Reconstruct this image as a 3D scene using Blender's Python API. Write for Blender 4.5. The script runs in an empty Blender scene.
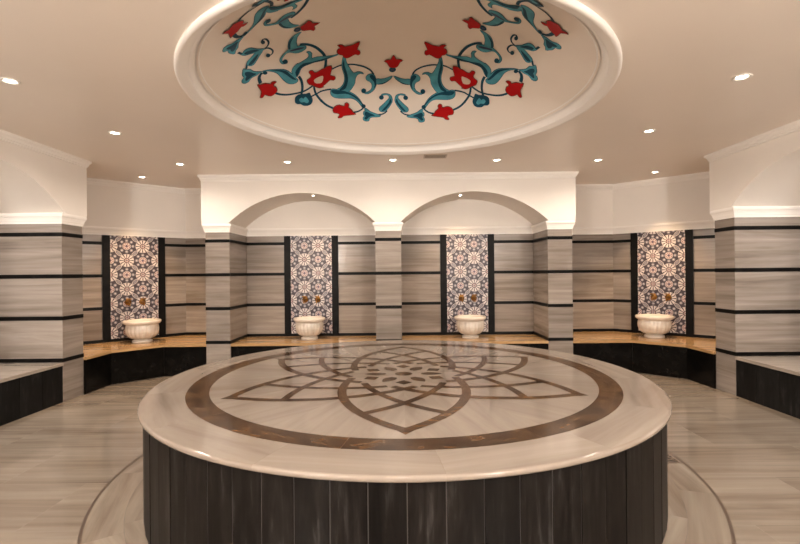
import bpy, bmesh, math, random
from math import sin, cos, pi, sqrt, hypot, atan2, radians
from mathutils import Vector, Matrix
from mathutils.geometry import tessellate_polygon
random.seed(7)
S = bpy.context.scene
COL = S.collection
F_PX = 458.0
CAM_H = 1.45

# ------------------------------------------------------------------ materials
def new_mat(name):
    m = bpy.data.materials.new(name); m.use_nodes = True
    nt = m.node_tree; b = nt.nodes['Principled BSDF']
    return m, nt, b

def plain(name, rgb, rough=.5, metal=0.0, spec=.5, var=0.0, scale=6.0, coat=0.0):
    m, nt, b = new_mat(name)
    b.inputs['Base Color'].default_value = (*rgb, 1)
    b.inputs['Roughness'].default_value = rough
    b.inputs['Metallic'].default_value = metal
    b.inputs['Specular IOR Level'].default_value = spec
    b.inputs['Coat Weight'].default_value = coat
    if var:
        tc = nt.nodes.new('ShaderNodeTexCoord'); n = nt.nodes.new('ShaderNodeTexNoise')
        n.inputs['Scale'].default_value = scale; n.inputs['Detail'].default_value = 5
        r = nt.nodes.new('ShaderNodeValToRGB')
        lo = [c * (1 - var) for c in rgb]; hi = [min(1, c * (1 + var)) for c in rgb]
        r.color_ramp.elements[0].position = .3; r.color_ramp.elements[1].position = .7
        r.color_ramp.elements[0].color = (*lo, 1); r.color_ramp.elements[1].color = (*hi, 1)
        nt.links.new(tc.outputs['Object'], n.inputs['Vector'])
        nt.links.new(n.outputs['Fac'], r.inputs['Fac'])
        nt.links.new(r.outputs['Color'], b.inputs['Base Color'])
    return m

def marble(name, cols, rough=.15, su=.7, sv=9.0, tone=.12, spec=.5, fine=.35, bump=0.0):
    """streaked stone: veins run along u of the UV map; 'rnd' shifts every slab"""
    m, nt, b = new_mat(name); N = nt.nodes; L = nt.links
    uv = N.new('ShaderNodeUVMap'); uv.uv_map = 'UVMap'
    at = N.new('ShaderNodeAttribute'); at.attribute_name = 'rnd'
    mul = N.new('ShaderNodeVectorMath'); mul.operation = 'MULTIPLY'; mul.inputs[1].default_value = (su, sv, 1)
    L.new(uv.outputs['UV'], mul.inputs[0])
    off = N.new('ShaderNodeCombineXYZ')
    k = N.new('ShaderNodeMath'); k.operation = 'MULTIPLY'; k.inputs[1].default_value = 61.0
    L.new(at.outputs['Fac'], k.inputs[0]); L.new(k.outputs[0], off.inputs['X']); L.new(k.outputs[0], off.inputs['Z'])
    add = N.new('ShaderNodeVectorMath'); add.operation = 'ADD'
    L.new(mul.outputs[0], add.inputs[0]); L.new(off.outputs[0], add.inputs[1])
    n1 = N.new('ShaderNodeTexNoise'); n1.inputs['Scale'].default_value = 1.0; n1.inputs['Detail'].default_value = 6
    n1.inputs['Roughness'].default_value = .6; n1.inputs['Distortion'].default_value = .9
    L.new(add.outputs[0], n1.inputs['Vector'])
    mul2 = N.new('ShaderNodeVectorMath'); mul2.operation = 'MULTIPLY'; mul2.inputs[1].default_value = (1.6, 4.5, 1)
    L.new(add.outputs[0], mul2.inputs[0])
    n2 = N.new('ShaderNodeTexNoise'); n2.inputs['Scale'].default_value = 1.0; n2.inputs['Detail'].default_value = 4
    n2.inputs['Distortion'].default_value = .4
    L.new(mul2.outputs[0], n2.inputs['Vector'])
    mx = N.new('ShaderNodeMix'); mx.data_type = 'FLOAT'; mx.inputs[0].default_value = fine
    L.new(n1.outputs['Fac'], mx.inputs[2]); L.new(n2.outputs['Fac'], mx.inputs[3])
    r = N.new('ShaderNodeValToRGB'); e = r.color_ramp.elements
    pos = [.28, .45, .56, .72]
    while len(e) < 4: e.new(.5)
    for i in range(4):
        e[i].position = pos[i]; e[i].color = (*cols[i], 1)
    L.new(mx.outputs[0], r.inputs['Fac'])
    mr = N.new('ShaderNodeMapRange'); mr.inputs['To Min'].default_value = 1 - tone; mr.inputs['To Max'].default_value = 1 + tone
    fr = N.new('ShaderNodeMath'); fr.operation = 'FRACT'
    k2 = N.new('ShaderNodeMath'); k2.operation = 'MULTIPLY'; k2.inputs[1].default_value = 7.31
    L.new(at.outputs['Fac'], k2.inputs[0]); L.new(k2.outputs[0], fr.inputs[0]); L.new(fr.outputs[0], mr.inputs['Value'])
    sc = N.new('ShaderNodeVectorMath'); sc.operation = 'SCALE'
    L.new(r.outputs['Color'], sc.inputs[0]); L.new(mr.outputs[0], sc.inputs['Scale'])
    L.new(sc.outputs[0], b.inputs['Base Color'])
    b.inputs['Roughness'].default_value = rough
    b.inputs['Specular IOR Level'].default_value = spec
    return m

M = {}
M['wall_marble'] = marble('veined_wall_marble', [(0.1283, 0.0983, 0.0752), (0.2232, 0.1853, 0.1533), (0.2850, 0.2414, 0.2050), (0.3657, 0.3200, 0.2803)], .16, .45, 5, .07)
M['floor_marble'] = marble('veined_floor_marble', [(0.1050, 0.0784, 0.0559), (0.1749, 0.1411, 0.1089), (0.2149, 0.1774, 0.1396), (0.2749, 0.2332, 0.1909)], .11, .4, 4, .05)
M['slab_marble'] = marble('pale_slab_marble', [(0.1612, 0.1258, 0.0955), (0.2280, 0.1860, 0.1508), (0.2559, 0.2122, 0.1734), (0.2948, 0.2514, 0.2111)], .12, .5, 4, .03, spec=.4)
M['bench_marble'] = marble('honey_bench_marble', [(0.2731, 0.1543, 0.0642), (0.3822, 0.2287, 0.1012), (0.4300, 0.2672, 0.1244), (0.4778, 0.3141, 0.1595)], .16, .7, 7, .05)
M['side_bench'] = marble('pale_bench_marble', [(0.2074, 0.1676, 0.1339), (0.2995, 0.2514, 0.2062), (0.3341, 0.2849, 0.2357), (0.3802, 0.3352, 0.2893)], .16, .7, 7, .05)
M['brown_marble'] = marble('brown_inlay_marble', [(0.0083, 0.0036, 0.0013), (0.0373, 0.0162, 0.0058), (0.0881, 0.0415, 0.0149), (0.1764, 0.0902, 0.0344)], .14, 5.5, 6.5, .2, spec=.15, fine=.5)
M['black_stone'] = plain('polished_black_stone', (.004, .0035, .003), .2, spec=.15, var=.5, scale=9)
M['black_strip'] = plain('satin_black_stone', (.005, .0045, .004), .4, spec=.1, var=.5, scale=9)
M['slate'] = marble('dark_slate_stave', [(0.0028, 0.0021, 0.0020), (0.0056, 0.0044, 0.0038), (0.0098, 0.0080, 0.0070), (0.0385, 0.0350, 0.0329)], .4, 22.0, 1.6, .3, spec=.1)
M['side_slate'] = marble('dark_bench_slate', [(0.0028, 0.0028, 0.0028), (0.0063, 0.0060, 0.0058), (0.0098, 0.0095, 0.0091), (0.0315, 0.0301, 0.0294)], .35, 14.0, 1.6, .25, spec=.12)
M['plaster'] = plain('cream_plaster', (.83, .775, .71), .62, var=.02, scale=2)
M['ceiling'] = plain('satin_ceiling_paint', (.84, .755, .665), .36, var=.02, scale=1)
M['mould'] = plain('white_moulding_paint', (.87, .825, .77), .45)
M['dome'] = plain('dome_plaster', (.80, .715, .62), .55, var=.02, scale=2)
M['joint'] = plain('dark_joint', (.19, .15, .115), .6)
M['stave_joint'] = plain('stave_joint', (.05, .044, .04), .6)
M['brass_groove'] = plain('dark_floor_groove', (.055, .03, .014), .5)
M['basin'] = marble('carved_basin_marble', [(.50, .42, .34), (.66, .58, .49), (.72, .65, .56), (.78, .72, .64)], .22, 3, 5, .03)
M['brass'] = plain('aged_brass', (.30, .15, .045), .28, 1.0)
M['lamp'] = None
M['lamp_ring'] = plain('white_lamp_ring', (.8, .76, .7), .35)
M['vent'] = plain('vent_metal', (.55, .47, .39), .45)
M['vent_dark'] = plain('vent_shadow_gap', (.03, .02, .015), .8)
M['tile_ground'] = plain('aubergine_tile_ground', (.034, .024, .034), .38)
M['tile_white'] = plain('white_tile_glaze', (.58, .52, .50), .38)
M['tile_grey'] = plain('grey_tile_glaze', (.22, .21, .23), .38)
M['tile_red'] = plain('plum_tile_glaze', (.20, .075, .07), .38)
M['tile_blue'] = plain('blue_tile_glaze', (.05, .06, .13), .38)
M['drain'] = plain('drain_bronze', (.20, .14, .095), .5, .2)
M['P_R'] = plain('red_flower_paint', (.42, .004, .006), .6, spec=.15)
M['P_T'] = plain('teal_leaf_paint', (.075, .31, .385), .6, spec=.2, var=.25, scale=9)
M['P_D'] = plain('deep_teal_paint', (.005, .06, .10), .6, spec=.2, var=.25, scale=9)
M['P_B'] = plain('navy_paint', (.012, .03, .09), .5)
M['P_W'] = plain('cream_eye_paint', (.66, .54, .42), .5)
M['P_G'] = plain('dark_red_outline_paint', (.11, .05, .02), .5)

def emit(name, rgb, strength):
    m, nt, b = new_mat(name)
    b.inputs['Base Color'].default_value = (.8, .8, .8, 1)
    b.inputs['Emission Color'].default_value = (*rgb, 1)
    b.inputs['Emission Strength'].default_value = strength
    return m
M['globe'] = emit('fill_globe_glass', (1, .95, .90), 330)  # glow of the unseen globes added as fill light
M['lamp'] = emit('lit_lamp_glass', (1, .88, .72), 16)

# ------------------------------------------------------------------ mesh builder
class MB:
    def __init__(s):
        s.v = []; s.f = []; s.uv = []; s.mi = []; s.rnd = []; s.sm = []; s.mats = []
    def m(s, key):
        if key not in s.mats: s.mats.append(key)
        return s.mats.index(key)
    def face(s, pts, mat, uvs=None, rnd=0.0, smooth=False):
        i0 = len(s.v); s.v += [tuple(p) for p in pts]
        s.f.append(list(range(i0, i0 + len(pts))))
        if uvs is None: uvs = [(p[0], p[1]) for p in pts]
        s.uv.append(list(uvs)); s.mi.append(s.m(mat)); s.rnd.append(rnd); s.sm.append(smooth)
    def grid(s, rows, mat, uvrows=None, rnd=0.0, smooth=True, close=False):
        """rows: list of equally long point lists, shared vertices"""
        i0 = len(s.v); n = len(rows[0])
        for r in rows: s.v += [tuple(p) for p in r]
        k = s.m(mat)
        for a in range(len(rows) - 1):
            for b in range(n if close else n - 1):
                b2 = (b + 1) % n
                s.f.append([i0 + a*n + b, i0 + a*n + b2, i0 + (a+1)*n + b2, i0 + (a+1)*n + b])
                if uvrows:
                    ua, ub = uvrows[a], uvrows[a+1]
                    bb = b + 1 if (close and len(ua) > n) else b2
                    s.uv.append([ua[b], ua[bb], ub[bb], ub[b]])
                else:
                    s.uv.append([(0, 0)]*4)
                s.mi.append(k); s.rnd.append(rnd(a, b) if callable(rnd) else rnd); s.sm.append(smooth)
    def box(s, lo, hi, mat, rnd=0.0):
        x0, y0, z0 = lo; x1, y1, z1 = hi
        P = [(x0,y0,z0),(x1,y0,z0),(x1,y1,z0),(x0,y1,z0),(x0,y0,z1),(x1,y0,z1),(x1,y1,z1),(x0,y1,z1)]
        for q, ax in (((0,3,2,1),2),((4,5,6,7),2),((0,1,5,4),1),((2,3,7,6),1),((1,2,6,5),0),((3,0,4,7),0)):
            pts = [P[i] for i in q]
            uv = [(p[0], p[1]) if ax == 2 else ((p[0], p[2]) if ax == 1 else (p[1], p[2])) for p in pts]
            s.face(pts, mat, uv, rnd)
    def lathe(s, prof, n, mat, c=(0,0,0), mod=None, smooth=True, a0=0.0, a1=2*pi, rnd=0.0, uvs=1.0):
        full = abs(a1 - a0 - 2*pi) < 1e-6
        cnt = n if full else n + 1
        rows = []; uvr = []
        d = 0.0
        for j, (r, z) in enumerate(prof):
            if j: d += hypot(r - prof[j-1][0], z - prof[j-1][1])
            row = []; ur = []
            for i in range(cnt):
                t = a0 + (a1 - a0) * i / n
                rr = mod(r, z, t) if mod else r
                row.append((c[0] + rr*cos(t), c[1] + rr*sin(t), c[2] + z))
            for i in range(cnt + (1 if full else 0)):
                ur.append((i / n * uvs, d))
            rows.append(row); uvr.append(ur)
        s.grid(rows, mat, uvr, rnd, smooth, close=full)
    def tube(s, pts, rad, mat, n=10):
        pts = [Vector(p) for p in pts]; rows = []
        for i, p in enumerate(pts):
            t = (pts[min(i+1, len(pts)-1)] - pts[max(i-1, 0)]).normalized()
            up = Vector((0, 0, 1)) if abs(t.z) < .9 else Vector((1, 0, 0))
            a = t.cross(up).normalized(); b = t.cross(a)
            r = rad[i] if isinstance(rad, (list, tuple)) else rad
            rows.append([p + a*(r*cos(2*pi*k/n)) + b*(r*sin(2*pi*k/n)) for k in range(n)])
        s.grid(rows, mat, None, 0, True, close=True)
        s.face(rows[0][::-1], mat); s.face(rows[-1], mat)
    def build(s, name, parent=None, label=None, loc=None):
        me = bpy.data.meshes.new(name)
        me.from_pydata(s.v, [], s.f)
        for k in s.mats: me.materials.append(M[k])
        ul = me.uv_layers.new(name='UVMap')
        flat = [c for f in s.uv for uv in f for c in uv]
        ul.data.foreach_set('uv', flat)
        me.polygons.foreach_set('material_index', s.mi)
        me.polygons.foreach_set('use_smooth', s.sm)
        at = me.attributes.new('rnd', 'FLOAT', 'FACE'); at.data.foreach_set('value', s.rnd)
        me.update()
        o = bpy.data.objects.new(name, me); COL.objects.link(o)
        if parent: o.parent = parent
        if loc: o.location = loc
        if label: o['label'] = label
        return o

def thing(name, label, cat, loc=(0,0,0), rz=0.0, group=None):
    o = bpy.data.objects.new(name, None); COL.objects.link(o)
    o.empty_display_size = .1
    o.location = loc; o.rotation_euler = (0, 0, rz)
    o['label'] = label; o['category'] = cat
    if group: o['group'] = group
    return o
def struct(o):
    o['kind'] = 'structure'; return o
def copy_thing(root, loc, rz, label):
    c = root.copy(); COL.objects.link(c); c.location = loc; c.rotation_euler = (0, 0, rz); c['label'] = label
    for ch in list(root.children):
        d = ch.copy(); COL.objects.link(d); d.parent = c
        for g in list(ch.children):
            e = g.copy(); COL.objects.link(e); e.parent = d
    return c

def offset_path(path, d):
    """offset an open 2-D polyline to its right-hand side (the room side)"""
    out = []; n = len(path)
    for i in range(n):
        ns = []
        for a, b in ((i-1, i), (i, i+1)):
            if a < 0 or b >= n: continue
            dx, dy = path[b][0]-path[a][0], path[b][1]-path[a][1]; l = hypot(dx, dy)
            ns.append((dy/l, -dx/l))
        if len(ns) == 1: nx, ny = ns[0]; k = 1
        else:
            nx, ny = ns[0][0]+ns[1][0], ns[0][1]+ns[1][1]
            k = 2 / (nx*nx + ny*ny) if nx*nx+ny*ny > 1e-6 else 1
        out.append((path[i][0] + nx*k*d, path[i][1] + ny*k*d))
    return out
def sweep(mb, path, prof, mat, rnd=None, smooth=False):
    """sweep profile [(d,z)] along a 2-D path; u = running length + noise shift, v = profile length"""
    offs = [offset_path(path, d) for d, z in prof]
    u = [0.0]
    for i in range(1, len(path)): u.append(u[-1] + hypot(path[i][0]-path[i-1][0], path[i][1]-path[i-1][1]))
    for i in range(len(path) - 1):
        v = 0.0
        rr = random.random() if rnd is None else rnd
        for j in range(len(prof) - 1):
            dv = hypot(prof[j+1][0]-prof[j][0], prof[j+1][1]-prof[j][1])
            z0, z1 = prof[j][1], prof[j+1][1]
            a, b = offs[j][i], offs[j][i+1]; c, d = offs[j+1][i+1], offs[j+1][i]
            mb.face([(a[0],a[1],z0),(b[0],b[1],z0),(c[0],c[1],z1),(d[0],d[1],z1)], mat,
                    [(u[i], v), (u[i+1], v), (u[i+1], v+dv), (u[i], v+dv)], rr, smooth)
            v += dv

# ------------------------------------------------------------------ room outline (clockwise, room on the right-hand side)
XL, XR = -3.883, 3.848
NL, NR = XL - .87, XR + .87          # back of the side niches
YB = -2.6
PATH = [(XL, YB), (XL, .74), (NL, .74), (NL, 2.83), (XL, 2.83), (XL, 3.17), (NL, 3.17), (NL, 5.262), (XL, 5.262), (XL, 5.602),
        (-4.637, 5.602), (-4.637, 6.553), (-3.53, 7.55), (-2.775, 7.55), (-2.775, 6.542),
        (-2.4326, 6.542), (-2.4326, 7.27), (-.347, 7.27), (-.347, 6.542), (.0186, 6.542), (.0186, 7.27), (2.1155, 7.27), (2.1155, 6.542),
        (2.4626, 6.542), (2.4626, 7.52), (3.50, 7.52), (4.533, 6.57), (4.533, 5.59), (XR, 5.59),
        (XR, 5.262), (NR, 5.262), (NR, 3.17), (XR, 3.17), (XR, 2.83), (NR, 2.83), (NR, .74), (XR, .74), (XR, YB), (XL, YB)]
CPATH = [(XL, YB), (XL, 5.602), (-4.637, 5.602), (-4.637, 6.553), (-3.53, 7.55), (-2.775, 7.55), (-2.775, 6.542),
         (2.4626, 6.542), (2.4626, 7.52), (3.50, 7.52), (4.533, 6.57), (4.533, 5.59), (XR, 5.59), (XR, YB), (XL, YB)]
ZC = 2.86
ZS = 2.055
_off = {}
def path_off(P, d):
    key = (id(P), round(d, 5))
    if key not in _off: _off[key] = offset_path(P, d)
    return _off[key]
def sweep_range(mb, P, i0, i1, prof, mat):
    offs = [path_off(P, d) for d, z in prof]
    for i in range(i0, i1):
        L = hypot(P[i+1][0]-P[i][0], P[i+1][1]-P[i][1]); u0 = i * 3.7; v = 0.0; rr = random.random()
        for j in range(len(prof)-1):
            dv = hypot(prof[j+1][0]-prof[j][0], prof[j+1][1]-prof[j][1])
            a, b, c, d = offs[j][i], offs[j][i+1], offs[j+1][i+1], offs[j+1][i]
            z0, z1 = prof[j][1], prof[j+1][1]
            mb.face([(*a, z0), (*b, z0), (*c, z1), (*d, z1)], mat, [(u0, v), (u0+L, v), (u0+L, v+dv), (u0, v+dv)], rr)
            v += dv
BANDS = [.48, .9625, 1.446, 1.929]
BH = .0225
ROWS = [(0, .48-BH), (.48+BH, .9625-BH), (.9625+BH, 1.446-BH), (1.446+BH, 1.929-BH), (1.929+BH, ZS)]
MOULD = [(0, 2.05), (.008, 2.05), (.010, 2.072), (.014, 2.08), (.018, 2.10), (.026, 2.125), (.031, 2.13), (.035, 2.14), (.036, 2.152), (.034, 2.163), (.028, 2.172), (.0, 2.175)]
CORN = [(.025, 2.772), (.042, 2.776), (.044, 2.792), (.052, 2.797), (.056, 2.815), (.068, 2.832), (.074, 2.835), (.075, 2.86)]

def arch_wall(mb, O, U, N, u0, u1, arches, depth, mat='plaster', z0=2.17, zt=ZC):
    """plaster wall with segmental-arch openings and their barrel vaults and end lunettes"""
    P = lambda u, d, z: (O[0]+U[0]*u+N[0]*d, O[1]+U[1]*u+N[1]*d, z)
    FD = .03; BD = .03 - depth; rise = .42; n = 28
    cur = u0
    for uc, hs in arches:
        h = hs
        R = (h*h + rise*rise) / (2*rise)
        mb.face([P(cur, FD, z0), P(uc-h, FD, z0), P(uc-h, FD, zt), P(cur, FD, zt)], mat)
        a1 = math.asin(h / R)
        arc = [(uc + R*sin(t), 2.18 + rise - R + R*cos(t)) for t in [-a1 + 2*a1*i/n for i in range(n+1)]]
        arc[0] = (uc-h, 2.18); arc[-1] = (uc+h, 2.18)
        for (ua, za), (ub, zb) in zip(arc, arc[1:]):
            mb.face([P(ua, FD, za), P(ub, FD, zb), P(ub, FD, zt), P(ua, FD, zt)], mat)
        # vault (smooth) and the little strips down to the moulding
        rows = [[P(u, FD, z) for u, z in arc], [P(u, BD, z) for u, z in arc]]
        mb.grid(rows[::-1], mat)
        for u in (uc-h, uc+h):
            mb.face([P(u, FD, z0), P(u, BD, z0), P(u, BD, 2.18), P(u, FD, 2.18)], mat)
        mb.face([P(uc-h, BD, z0), P(uc+h, BD, z0)] + [P(u, BD, z) for u, z in arc[::-1]], mat)
        cur = uc + h
    mb.face([P(cur, FD, z0), P(u1, FD, z0), P(u1, FD, zt), P(cur, FD, zt)], mat)

def make_wall(name, i0, i1, c0, c1, plaster):
    mb = MB()
    for a, b in ROWS: sweep_range(mb, PATH, i0, i1, [(0, a), (0, b)], 'wall_marble')
    w = struct(mb.build(name))
    b_ = MB()
    for z in BANDS: sweep_range(b_, PATH, i0, i1, [(0, z-BH), (.004, z-BH), (.004, z+BH), (0, z+BH)], 'black_strip')
    b_.build('stone_band', w)
    m_ = MB(); sweep_range(m_, PATH, i0, i1, MOULD, 'mould'); m_.build('springing_moulding', w)
    if c1 > c0:
        c_ = MB(); sweep_range(c_, CPATH, c0, c1, CORN, 'mould'); c_.build('cornice', w)
    p_ = MB(); plaster(p_); p_.build('upper_plaster', w)
    return w

make_wall('wall_left', 0, 10, 0, 2, lambda p: (arch_wall(p, (XL, YB), (0, 1), (1, 0), 0, 5.602+.045-YB, [((.74+2.83)/2-YB, 1.045), ((3.17+5.262)/2-YB, 1.046)], .87),
                                                sweep_range(p, CPATH, 1, 2, [(.03, 2.165), (.03, ZC)], 'plaster')))
make_wall('wall_back_left', 10, 13, 2, 5, lambda p: sweep_range(p, CPATH, 2, 5, [(.03, 2.165), (.03, ZC)], 'plaster'))
make_wall('wall_back', 13, 24, 5, 8, lambda p: (arch_wall(p, (-2.82, 6.542), (1, 0), (0, -1), 0, 2.5076+2.82, [((-2.4326-.347)/2+2.82, 1.0428), ((.0186+2.1155)/2+2.82, 1.0485)], .728),
                                                sweep_range(p, CPATH, 5, 6, [(.03, 2.165), (.03, ZC)], 'plaster'), sweep_range(p, CPATH, 7, 8, [(.03, 2.165), (.03, ZC)], 'plaster')))
make_wall('wall_back_right', 24, 27, 8, 11, lambda p: sweep_range(p, CPATH, 8, 11, [(.03, 2.165), (.03, ZC)], 'plaster'))
make_wall('wall_right', 27, 37, 11, 13, lambda p: (arch_wall(p, (XR, 5.635), (0, -1), (-1, 0), 0, 5.635-YB, [(5.635-(3.17+5.262)/2, 1.046), (5.635-(.74+2.83)/2, 1.045)], .87),
                                                sweep_range(p, CPATH, 11, 12, [(.03, 2.165), (.03, ZC)], 'plaster')))
make_wall('wall_front', 37, 38, 13, 14, lambda p: sweep_range(p, CPATH, 13, 14, [(.03, 2.165), (.03, ZC)], 'plaster'))

# ------------------------------------------------------------------ floor
SC = (.02, 3.568)                      # centre of the round platform
fl = MB()
x0, x1, y0, y1 = -5.2, 5.2, -2.8, 8.0
fl.face([(x0, y0, -.002), (x1, y0, -.002), (x1, y1, -.002), (x0, y1, -.002)], 'joint')
tw, th = 1.2, .6; g = .0006
j = 0; y = y0
while y < y1 - .01:
    x = x0 - (tw/2 if j % 2 else 0)
    while x < x1:
        xa, xb = max(x, x0)+g, min(x+tw, x1)-g
        if xb - xa > .01:
            fl.face([(xa, y+g, 0), (xb, y+g, 0), (xb, y+th-g, 0), (xa, y+th-g, 0)], 'floor_marble',
                    [(xa, y), (xb, y), (xb, y+th), (xa, y+th)], random.random())
        x += tw
    y += th; j += 1
floor = struct(fl.build('floor'))
rg = MB()
GC = (.02, 3.62)
def ring_sectors(mb, r0, r1, n, mat, z, sub=6, radial=False, c=SC, a_off=0.0, gap=.0):
    for k in range(n):
        a, b = a_off + 2*pi*k/n + gap/r1, a_off + 2*pi*(k+1)/n - gap/r1
        rr = random.random()
        for s in range(sub):
            t0, t1 = a+(b-a)*s/sub, a+(b-a)*(s+1)/sub
            pts = [(c[0]+r0*cos(t0), c[1]+r0*sin(t0), z), (c[0]+r1*cos(t0), c[1]+r1*sin(t0), z), (c[0]+r1*cos(t1), c[1]+r1*sin(t1), z), (c[0]+r0*cos(t1), c[1]+r0*sin(t1), z)]
            # straight veins inside one slab: frame of the slab's middle
            m = (a+b)/2; ex = (cos(m), sin(m)); ey = (-sin(m), cos(m))
            uv = []
            for p in pts:
                q = (p[0]-c[0], p[1]-c[1]); al = q[0]*ex[0]+q[1]*ex[1]; tt = q[0]*ey[0]+q[1]*ey[1]
                uv.append((al, tt) if radial else (tt, al))
            mb.face(pts, mat, uv, rr)
ring_sectors(rg, 1.66, 1.898, 12, 'floor_marble', .0016, gap=.0008, c=GC)
ring_sectors(rg, 1.900, 2.097, 14, 'floor_marble', .0016, gap=.0008, a_off=.13, c=GC)
rg.build('border_tiling', floor)
gv = MB()
gv.lathe([(1.7, .0008), (2.116, .0008)], 128, 'brass_groove', c=(*GC, 0))
gv.build('channel_strip', floor, 'dark brown strip ringing the platform in the floor')

# ------------------------------------------------------------------ ceiling with the round opening
DC = (0.0, 3.74)
ce = MB()
bx0, bx1, by0, by1 = -5.0, 5.0, -2.8, 7.9
angs = sorted(set([2*pi*i/128 for i in range(128)] + [atan2(yy-DC[1], xx-DC[0]) % (2*pi) for xx in (bx0, bx1) for yy in (by0, by1)]))
inner = []; outer = []
for t in angs:
    c_, s_ = cos(t), sin(t); inner.append((DC[0]+1.62*c_, DC[1]+1.62*s_, ZC))
    k = min([((bx1 if c_ > 0 else bx0)-DC[0])/c_ if abs(c_) > 1e-9 else 1e9, ((by1 if s_ > 0 else by0)-DC[1])/s_ if abs(s_) > 1e-9 else 1e9])
    outer.append((DC[0]+k*c_, DC[1]+k*s_, ZC))
ce.grid([inner, outer], 'ceiling', smooth=False, close=True)
struct(ce.build('ceiling'))

# ------------------------------------------------------------------ painted dome
PX, PY, PH, PK = -.05, 3.70, 2.12, .29      # painting centre and bowl shape
def dome_h(x, y):                      # height of the bowl over a point given relative to the painting's centre
    return CAM_H + PH - PK*((x+PX-DC[0])**2 + (y+PY-DC[1])**2)
dome = thing('painted_ceiling_dome', 'shallow round ceiling dome painted with red tulips and teal scrolls inside a white ring', 'ceiling dome', (PX, PY, CAM_H+PH-PK*1.47**2))
DZ = CAM_H+PH-PK*1.47**2
dm = MB()
nr, na = 14, 96
rows = []
for i in range(nr+1):
    r = .001 + (1.51-.001)*i/nr
    rows.append([(DC[0]-PX+r*cos(2*pi*k/na), DC[1]-PY+r*sin(2*pi*k/na), CAM_H+PH-PK*r*r-DZ) for k in range(na)])
dm.grid(rows, 'dome', close=True)
dm.build('dome_shell', dome)
rm = MB()
oc = (DC[0]-PX, DC[1]-PY, -DZ)
prof = [(1.645, ZC+.001), (1.645, ZC-.018), (1.638, ZC-.028), (1.625, ZC-.031), (1.612, ZC-.028), (1.600, ZC-.020), (1.568, ZC-.012), (1.560, ZC-.004), (1.562, ZC+.012),
        (1.552, ZC+.028), (1.538, ZC+.042), (1.526, ZC+.049), (1.520, ZC+.048), (1.517, ZC+.054), (1.508, ZC+.055), (1.504, ZC+.060), (1.496, ZC+.060), (1.488, ZC+.066), (1.478, ZC+.12)]
rm.lathe(prof, 128, 'mould', c=oc)
rm.build('rim_moulding', dome, 'white moulded plaster ring')

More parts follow.
